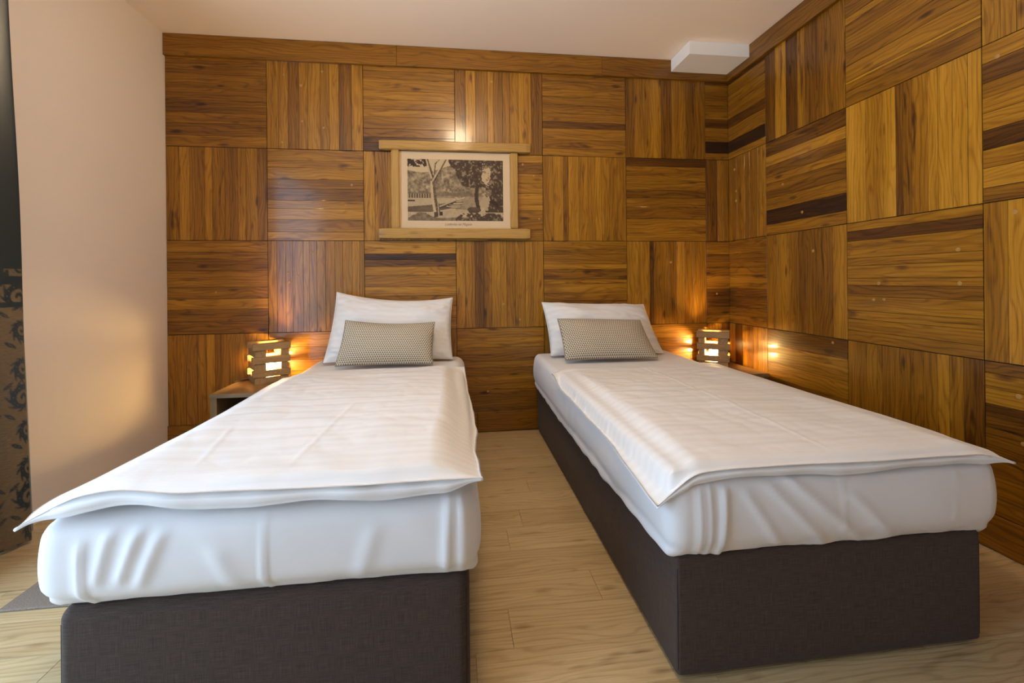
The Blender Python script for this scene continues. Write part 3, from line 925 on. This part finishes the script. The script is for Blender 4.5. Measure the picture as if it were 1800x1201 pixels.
# ------------------------------------------------------------------ bedside lamps of stacked oak bars
def make_lamp(cx, cy, rz, label, cord, wl, wr):
    L, t, hgt = 0.205, 0.040, 0.040
    lam = empty('table_lamp', (cx, cy, NZT), rz)
    tag(lam, label, 'lamp', 'lit bedside lamps of stacked oak bars')
    h = L / 2
    def bar(x0, x1, y0, y1, z, along_x):
        ln, wd = (x1 - x0, y1 - y0) if along_x else (y1 - y0, x1 - x0)
        o = chamfer_box('wooden_bar', ln, wd, hgt - 0.0008, 0.0028, M_LAMPWOOD, lam)
        x = Vector((1, 0, 0)) if along_x else Vector((0, 1, 0))
        set_axes(o, x, Vector((0, 0, 1)).cross(x), Vector((0, 0, 1)), ((x0 + x1) / 2, (y0 + y1) / 2, z))
        tint(o, random.uniform(0.4, 0.52))
        return o
    for k in range(3):
        zs = 2 * k * hgt
        j = random.uniform(-0.002, 0.002)
        for s in (-1, 1):      # bars running front to back
            x0, x1 = (-h + 0.011, -h + 0.011 + wl) if s < 0 else (h - 0.011 - wr, h - 0.011)
            bar(x0, x1, -h + 0.006 + j, h - 0.006 + j, zs, False)
        for s in (-1, 1):      # bars running side to side
            y0, y1 = (-h, -h + t) if s < 0 else (h - t, h)
            b = bar(-h + j, h + j, y0, y1, zs + hgt, True)
            if k == 0 and s < 0:
                for q in range(4):  # pale metal discs stand in for dots of lamplight showing at this bar
                    V, F = lathe([(0.0, 0.0014), (0.0025, 0.001), (0.003, -0.001)], 8)
                    sc = mesh_obj('light_dot', V, F, M_LIGHT_DOT, b)
                    set_axes(sc, Vector((1, 0, 0)), Vector((0, 0, 1)), Vector((0, -1, 0)), (-0.035 + q * 0.027, -t / 2, 0.02 + 0.006 * (q % 2)))
    bx = (wl - wr) / 2
    bs = chamfer_box('base_board', 2 * h - 0.014, 2 * h - 0.024 - wl - wr, 0.032, 0.0015, M_LAMPWOOD, lam)
    set_axes(bs, Vector((0, 1, 0)), Vector((-1, 0, 0)), Vector((0, 0, 1)), (bx, 0, 0.001)); tint(bs, 0.42)
    V, F = lathe([(0.0, 0.033), (0.017, 0.033), (0.017, 0.052), (0.0, 0.052)], 16)
    mesh_obj('socket', V, F, M_WHITE, lam, smooth=False)
    V, F = lathe([(0.011, 0.05), (0.014, 0.062), (0.024, 0.078), (0.029, 0.096), (0.027, 0.112), (0.018, 0.123), (0.0, 0.128)], 24)
    mesh_obj('bulb', V, F, M_BULB, lam, smooth=True)
    ci, si = math.cos(-rz), math.sin(-rz)
    pts = [Vector(((p[0] - cx) * ci - (p[1] - cy) * si, (p[0] - cx) * si + (p[1] - cy) * ci, p[2] - NZT)) for p in cord]
    dense = []
    for i in range(len(pts) - 1):
        for q in range(6):
            u = q / 6
            p0, p1, p2, p3 = pts[max(i - 1, 0)], pts[i], pts[i + 1], pts[min(i + 2, len(pts) - 1)]
            dense.append(0.5 * ((2 * p1) + (p2 - p0) * u + (2 * p0 - 5 * p1 + 4 * p2 - p3) * u * u + (3 * p1 - p0 - 3 * p2 + p3) * u ** 3))
    dense.append(pts[-1])
    V, F = tube(dense, 0.0028, 7)
    mesh_obj('cord', V, F, M_BLACK, lam, smooth=True)
    return lam
ANG = math.radians(33)
make_lamp(0.668, -0.160, ANG, 'lit oak bar lamp on the nightstand by the beige wall',
          [(0.60, -0.14, NZT + 0.004), (0.56, -0.13, NZT + 0.004), (0.53, -0.15, NZT + 0.004), (0.50, -0.19, NZT + 0.004), (0.488, -0.21, NZT - 0.004), (0.484, -0.18, 0.34), (0.46, -0.06, 0.22), (0.44, -0.02, 0.15)], 0.062, 0.040)
make_lamp(3.612, -0.160, -ANG, 'lit oak bar lamp on the nightstand in the wood clad corner',
          [(3.66, -0.11, NZT + 0.004), (3.72, -0.09, NZT + 0.004), (3.78, -0.12, NZT + 0.004), (3.794, -0.13, NZT - 0.004), (3.80, -0.10, 0.34), (3.81, -0.04, 0.22)], 0.040, 0.062)

# ------------------------------------------------------------------ framed sepia print
fp = empty('framed_picture', (1.836, 0.0, 1.66))
tag(fp, 'rustic oak framed sepia photograph of a tree and moored boats, hung above the beds', 'picture')
def rail(L, W, T, x, loc, seed, tone):
    n = 40
    V, F = [], []
    for i in range(n):
        u = -L / 2 + L * i / (n - 1)
        e = 0.0025 * nz(u * 7, seed) + 0.0012 * nz(u * 30, seed + 2)
        e2 = 0.0025 * nz(u * 6, seed + 5) + 0.0012 * nz(u * 28, seed + 8)
        b0, b1 = -W / 2 + e, W / 2 + e2
        c = 0.005
        k = 0.004 if i in (0, n - 1) else 0.0
        V += [(u, b0 + k, 0), (u, b0 + k, T - c), (u, b0 + c + k, T - k), (u, b1 - c - k, T - k), (u, b1 - k, T - c), (u, b1 - k, 0)]
    for i in range(n - 1):
        for q in range(6):
            q2 = (q + 1) % 6
            F.append((i * 6 + q, (i + 1) * 6 + q, (i + 1) * 6 + q2, i * 6 + q2))
    F.append(tuple(range(6))); F.append(tuple((n - 1) * 6 + q for q in reversed(range(6))))
    F = [tuple(reversed(f)) for f in F]
    o = mesh_obj('frame_rail', V, F, M_FRAME, fp)
    x = Vector(x); z = Vector((0, -1, 0))
    set_axes(o, x, z.cross(x), z, loc)
    tint(o, tone)
rail(1.018, 0.062, 0.036, (1, 0, 0), (0.0, -0.006, 1.958 - 1.66), 1.1, 0.5)
rail(1.018, 0.068, 0.036, (1, 0, 0), (-0.004, -0.006, 1.366 - 1.66), 4.2, 0.55)
rail(0.526, 0.055, 0.030, (0, 0, 1), (1.430 - 1.836, -0.006, 1.664 - 1.66), 7.7, 0.56)
rail(0.518, 0.055, 0.030, (0, 0, 1), (2.232 - 1.836, -0.006, 1.664 - 1.66), 9.3, 0.52)
boxes('backing_board', [(-0.40, 0.40, -0.008, -0.0025, -0.27, 0.27)], M_DARKIN, fp)
boxes('paper', [(-0.384, 0.374, -0.012, -0.0085, -0.262, 0.264)], M_PAPER, fp)

def vnoise(w, h, cw, ch, seed):
    r = np.random.RandomState(seed)
    g = r.rand(int(h / ch) + 3, int(w / cw) + 3)
    yy, xx = np.mgrid[0:h, 0:w]
    fy, fx = yy / ch, xx / cw
    y0, x0 = fy.astype(int), fx.astype(int)
    dy, dx = fy - y0, fx - x0
    return (g[y0, x0] * (1 - dx) + g[y0, x0 + 1] * dx) * (1 - dy) + (g[y0 + 1, x0] * (1 - dx) + g[y0 + 1, x0 + 1] * dx) * dy

def paint_print(w, h):
    """Sepia lakeside view in a 0..1 tone map (0 dark, 1 light), row 0 at the top."""
    yy, xx = np.mgrid[0:h, 0:w]
    X, Y = xx / (w - 1), yy / (h - 1)
    nf = 0.5 * vnoise(w, h, 5, 5, 1) + 0.3 * vnoise(w, h, 2.2, 2.2, 2) + 0.2 * vnoise(w, h, 11, 11, 3)
    nl = 0.6 * vnoise(w, h, 16, 14, 4) + 0.4 * vnoise(w, h, 7, 6, 5)
    img = np.full((h, w), 0.86)                                         # sky
    hill = Y > 0.14 + 0.05 * np.sin(X * 9) + 0.10 * np.abs(X - 0.42)
    img = np.where(hill, 0.28 + 0.75 * (nf - 0.22) * (0.55 + nl), img)  # hillside bushes
    img = np.where((Y < 0.13) & (X < 0.2) & (nf + 0.5 * (0.2 - X) > 0.42), 0.12, img)
    # lake strip, fence, bank
    img = np.where((Y > 0.535) & (Y < 0.60), 0.42 + 0.3 * (nf - 0.5) + 0.06 * np.sin(X * 380), img)
    fence = (Y > 0.565) & (Y < 0.635) & (X < 0.26)
    img = np.where(fence, np.where(np.sin(X * 240) > 0.1, 0.62, 0.22), img)
    img = np.where((Y >= 0.60) & (X >= 0.26), 0.55 + 0.35 * (nf - 0.5), img)
    bank = (Y > 0.635) & (X < 0.5)
    img = np.where(bank, 0.74 + 0.15 * (nf - 0.5), img)
    img = np.where((Y > 0.665) & (Y < 0.69) & (X < 0.075), 0.15, img)
    shade = (Y > 0.775 - 0.14 * X - 0.10 * np.clip(X - 0.3, 0, 1)) & (Y < 0.90 - 0.30 * np.clip(X - 0.1, 0, 1)) & (X < 0.47)
    img = np.where(shade, 0.20 + 0.18 * nl, img)
    fore = Y > 0.86 - 0.16 * np.clip(X - 0.3, 0, 1)
    img = np.where(fore, 0.74 + 0.25 * (nf - 0.5), img)
    fs = (Y > 0.955 - 0.09 * np.exp(-((X - 0.15) / 0.10) ** 2) + 0.05 * (nl - 0.5) - 0.05 * np.clip(X - .35, 0, 1))
    img = np.where(fs, 0.40 + 0.35 * (nf - 0.5), img)
    # moored boats and the jetty line
    for k in range(6):
        bx, by = 0.48 - 0.0 * k + 0.012 * k, 0.775 - 0.028 * k
        wd = 0.085 - 0.007 * k
        hull = (np.abs(X - bx) < wd) & (np.abs(Y - by - 0.02 * ((X - bx) / wd) ** 2 * -1) < 0.008)
        img = np.where(hull, 0.86, img)
        img = np.where((np.abs(X - bx) < wd * 0.92) & (np.abs(Y - by - 0.013) < 0.006), 0.2, img)
    jet = np.abs(Y - (0.79 - 0.62 * (X - 0.29))) < 0.013
    img = np.where(jet & (X > 0.29) & (X < 0.55), 0.72, img)
    img = np.where((np.abs(Y - (0.815 - 0.62 * (X - 0.29))) < 0.012) & (X > 0.3) & (X < 0.5), 0.15, img)
    # large dark trees on the right, leaving bright gaps
    edge = 0.43 + 0.16 * np.clip(Y * 2.2, 0, 1) + 0.06 * (nl - 0.5)
    crown = (X > edge) & (Y < 0.50 - 0.15 * np.clip(0.62 - X, 0, 1) + 0.10 * (nl - 0.5)) & ~hill * 0 + ((X > edge) & (Y < 0.46 + 0.16 * (nl - 0.5)))
    img = np.where(crown.astype(bool), np.where(nf > 0.62, 0.5, 0.08 + 0.22 * nf), img)
    gap = (((X - 0.83) / 0.055) ** 2 + ((Y - 0.24) / 0.17) ** 2 + 4.0 * (nf - 0.5) < 0.8)
    img = np.where(gap, 0.80, img)
    tr2 = (np.abs(X - (0.735 + 0.02 * np.sin(Y * 8))) < 0.017 + 0.02 * (nf - 0.4)) & (Y > 0.4) & (Y < 0.84)
    img = np.where(tr2, 0.10 + 0.1 * nf, img)
    rt = (X > 0.87 + 0.05 * (nl - 0.5) - 0.2 * np.clip(Y - 0.55, 0, 0.3)) & (Y > 0.1) & (Y < 0.86)
    img = np.where(rt, np.where(nf > 0.66, 0.5, 0.08 + 0.2 * nf), img)
    lean = (np.abs(Y - (0.60 + 1.0 * (X - 0.80))) < 0.035) & (X > 0.79) & (X < 0.95)
    img = np.where(lean, 0.1, img)
    bush = (((X - 0.69) / 0.07) ** 2 + ((Y - 0.82) / 0.06) ** 2 + 1.5 * (nf - 0.5) < 0.8)
    img = np.where(bush, 0.14 + 0.2 * nf, img)
    lit = (((X - 0.80) / 0.055) ** 2 + ((Y - 0.70) / 0.14) ** 2 + 3.0 * (nf - 0.5) < 0.8)
    img = np.where(lit & ~tr2, 0.70, img)
    gsh = (Y > 0.875 + 0.03 * (nl - 0.5)) & (X > 0.52 + 0.12 * (nl - 0.5)) & (nf + 0.35 * (nl - 0.5) < 0.58)
    img = np.where(gsh, 0.14 + 0.12 * nf, img)
    # the forked tree in front
    def limb(p0, p1, w0, w1, lit_side=-1):
        nonlocal img
        (x0, y0), (x1, y1) = p0, p1
        asp = h / w
        dx, dy = (x1 - x0), (y1 - y0) * asp
        Lq = dx * dx + dy * dy
        tt = ((X - x0) * dx + (Y - y0) * asp * dy) / Lq
        px, py = x0 + tt * dx, y0 * asp + tt * dy
        sd = ((X - px) * dy - (Y * asp - py) * dx) / math.sqrt(Lq)
        ww = w0 + (w1 - w0) * tt
        ins = (tt >= -0.02) & (tt <= 1.02) & (np.abs(sd) < ww)
        rel = sd / ww * lit_side
        tone = np.where(rel > 0.05, 0.80 + 0.2 * (nf - 0.5), 0.22 + 0.5 * (nf - 0.4))
        img = np.where(ins, tone, img)
    limb((0.30, 0.92), (0.27, 0.62), 0.030, 0.026, 1)
    limb((0.27, 0.62), (0.255, 0.36), 0.026, 0.021, 1)
    limb((0.255, 0.30), (0.20, 0.0), 0.020, 0.013, 1)
    limb((0.265, 0.36), (0.395, 0.0), 0.016, 0.011, 1)
    limb((0.27, 0.25), (0.285, 0.06), 0.012, 0.010, 1)
    limb((0.285, 0.07), (0.33, 0.0), 0.009, 0.006, 1)
    limb((0.325, 0.92), (0.315, 0.72), 0.010, 0.007, 1)
    img = np.where((np.abs(X - 0.345) < 0.014) & (np.abs(Y - 0.885) < 0.03), 0.12, img)
    img = np.where((np.abs(X - 0.29) < 0.02) & (np.abs(Y - 0.90) < 0.04), 0.2, img)
    return np.clip(img, 0, 1)

def build_print():
    w, h = 250, 160
    T = paint_print(w, h)
    x0, x1, z0, z1 = 1.509 - 1.836, 2.157 - 1.836, 1.455 - 1.66, 1.873 - 1.66
    V = [(x0 + (x1 - x0) * i / (w - 1), -0.0128, z1 + (z0 - z1) * j / (h - 1)) for j in range(h) for i in range(w)]
    F = [(j * w + i, (j + 1) * w + i, (j + 1) * w + i + 1, j * w + i + 1) for j in range(h - 1) for i in range(w - 1)]
    o = mesh_obj('photograph', V, F, M_PRINT, fp)
    dark, light = np.array([0.032, 0.016, 0.013]), np.array([0.60, 0.46, 0.27])
    Cc = dark + (light - dark) * (T ** 1.55)[..., None]
    at = o.data.color_attributes.new('ink', 'FLOAT_COLOR', 'POINT')
    at.data.foreach_set('color', np.concatenate([Cc, np.ones((h, w, 1))], -1).astype(np.float32).ravel())
build_print()
cu = bpy.data.curves.new('caption', 'FONT')
cu.body = 'Lodenka na Magale'
cu.size = 0.024; cu.shear = 0.45; cu.align_x = 'CENTER'; cu.extrude = 0.0002
cu.materials.append(M_INK)
tmp = bpy.data.objects.new('caption_text', cu)
COL.objects.link(tmp)
bpy.context.view_layer.update()
cme = bpy.data.meshes.new_from_object(tmp.evaluated_get(bpy.context.evaluated_depsgraph_get()))
bpy.data.objects.remove(tmp)
bpy.data.curves.remove(cu)
cap = bpy.data.objects.new('caption', cme)
COL.objects.link(cap)
cap.parent = fp
cap.location = (0.01, -0.0126, -0.236)
cap.rotation_euler = (math.radians(90), 0, 0)

# ------------------------------------------------------------------ curtain
def damask_tile(w=150, h=260):
    """Motif mirrored about x = 0: acanthus scrolls round a spine of palmettes (1 = dark satin)."""
    yy, xx = np.mgrid[0:h, 0:w]
    X = np.abs(xx / (w - 1) * 2 - 1)
    Y = yy / (h - 1)
    D_ = np.full((h, w), 9.0)
    N_ = np.full((h, w), 9.0)
    AR = 0.36                                   # half width over height of the tile
    def dot(px, py, r, neg=False):
        nonlocal D_, N_
        for oy in (-1, 0, 1):
            d = np.sqrt(((X - px) * AR) ** 2 + (Y - py + oy) ** 2) - r
            if neg: N_ = np.minimum(N_, d)
            else: D_ = np.minimum(D_, d)
    def scroll(cx, cy, r0, a0, turns, th, fringe=0):
        for k in range(50):
            u = k / 49
            a = a0 + turns * 2 * math.pi * u
            r = r0 * (1 - 0.82 * u)
            px, py = cx + r * math.cos(a) / AR, cy + r * math.sin(a)
            dot(px, py, th * (1 - 0.55 * u))
            if fringe and k % 4 == 0 and u < 0.75:
                for q in range(6):
                    e = 1 + 0.15 * q
                    a2 = a - 0.10 * q * (1 if turns > 0 else -1)
                    dot(cx + r * e * math.cos(a2) / AR, cy + r * e * math.sin(a2), 0.017 * (1 - q / 7))
            if k % 3 == 1 and u < 0.7: dot(px, py, 0.0035, True)
    def leaf(x0, y0, x1, y1, th, n=14, vein=True):
        for k in range(n):
            u = k / (n - 1)
            dot(x0 + (x1 - x0) * u, y0 + (y1 - y0) * u, th * math.sin(math.pi * (0.10 + 0.84 * u)))
            if vein and 0.2 < u < 0.75: dot(x0 + (x1 - x0) * u, y0 + (y1 - y0) * u, 0.003, True)
    scroll(0.42, 0.16, 0.105, 2.4, -1.25, 0.026, 1)
    scroll(0.48, 0.47, 0.125, 3.9, 1.30, 0.028, 1)
    scroll(0.40, 0.78, 0.095, 2.2, -1.20, 0.024, 1)
    scroll(0.22, 0.31, 0.045, 0.5, 1.0, 0.016)
    scroll(0.20, 0.63, 0.045, 5.5, -1.0, 0.016)
    for k in range(7):
        a = 0.15 + k * 0.40
        leaf(0.0, 0.40, 0.30 * math.cos(a), 0.40 - 0.085 * math.sin(a), 0.017, 9)
    for k in range(6):
        a = 0.3 + k * 0.42
        leaf(0.0, 0.93, 0.38 * math.cos(a), 0.93 - 0.10 * math.sin(a), 0.019, 9)
    leaf(0.0, 0.42, 0.0, 0.60, 0.030); leaf(0.0, 0.60, 0.0, 0.74, 0.024); leaf(0.0, 0.02, 0.0, 0.22, 0.026)
    leaf(0.02, 0.56, 0.26, 0.50, 0.015, 9); leaf(0.02, 0.70, 0.22, 0.67, 0.014, 9); leaf(0.02, 0.16, 0.26, 0.21, 0.015, 9)
    leaf(0.62, 0.96, 0.86, 0.90, 0.016, 9); leaf(0.75, 0.66, 0.95, 0.60, 0.014, 9); leaf(0.75, 0.30, 0.95, 0.36, 0.014, 9)
    return np.clip(0.5 - (D_ - 0.0025) * 110, 0, 1) * np.clip(0.5 + N_ * 160, 0, 1)

def build_curtain():
    tile = damask_tile()
    th, tw = tile.shape
    nu, nv = 300, 640
    z0, z1 = 0.012, RZ - 0.03
    WID = 1.0
    V, A, UVs = [], [], []
    for i in range(nu):
        u = i / (nu - 1)
        for j in range(nv):
            v = j / (nv - 1)
            z = z0 + (z1 - z0) * v
            yb = -1.003 - 0.095 * (z / 2.2)                       # leading edge drifts a little towards the top
            span = 0.52 - 0.10 * (z / 2.6)
            y = yb - span * u
            ph = u * 2 * math.pi * 2.9 + 0.35 * nz(u * 3, z * 0.8, 4.0)
            amp = 0.034 + 0.012 * nz(u * 2, z * 1.1, 9.0)
            x = 0.085 + amp * math.sin(ph - 1.25) + 0.020 * (1 - z / 2.6) * u
            V.append((x, y + 0.012 * math.cos(2 * ph), z))
            s = u * WID
            if z > 1.115: a = 1.0
            else:
                mx = ((s - 0.105) / 0.27 + 0.5) % 1.0
                my = ((1.115 - z) / 0.40 + 0.16) % 1.0
                a = tile[min(th - 1, int(my * (th - 1))), min(tw - 1, int(mx * (tw - 1)))]
                if z > 1.065:
                    a = 1.0 - 0.85 * (a if abs(z - 1.09) < 0.016 else 0.0)
                elif z > 1.045: a = 1.0
                elif 0.955 < z < 0.975: a = 1.0
            A.append(a); UVs.append((s, z))
    o = mesh_obj('curtain', V, grid_faces(nu, nv), M_CURTAIN, None, smooth=True)
    sd = o.modifiers.new('thickness', 'SOLIDIFY'); sd.thickness = 0.0015
    at = o.data.attributes.new('damask', 'FLOAT', 'POINT')
    at.data.foreach_set('value', np.array(A, dtype=np.float32))
    tag(o, 'dark teal curtain with a brown damask lower part beside the beige wall', 'curtain')
build_curtain()
rl = boxes('curtain_track', [(0.05, 0.12, -3.6, -1.0, RZ - 0.03, RZ - 0.0005)], M_WHITE)
tag(rl, 'white ceiling track that carries the damask curtain', 'curtain track')

# ------------------------------------------------------------------ bedside rug
pts, fc = round_box(0.55, 0.95, 0.008, 0.0035, 0.05)
rg = mesh_obj('rug', [tuple(p) for p in pts], fc, M_RUG, None)
rg.location = (0.372 + 0.275, -1.502 + 0.475, 0.0045)
tag(rg, 'thin taupe rug on the floor between the curtain and the bed', 'rug')
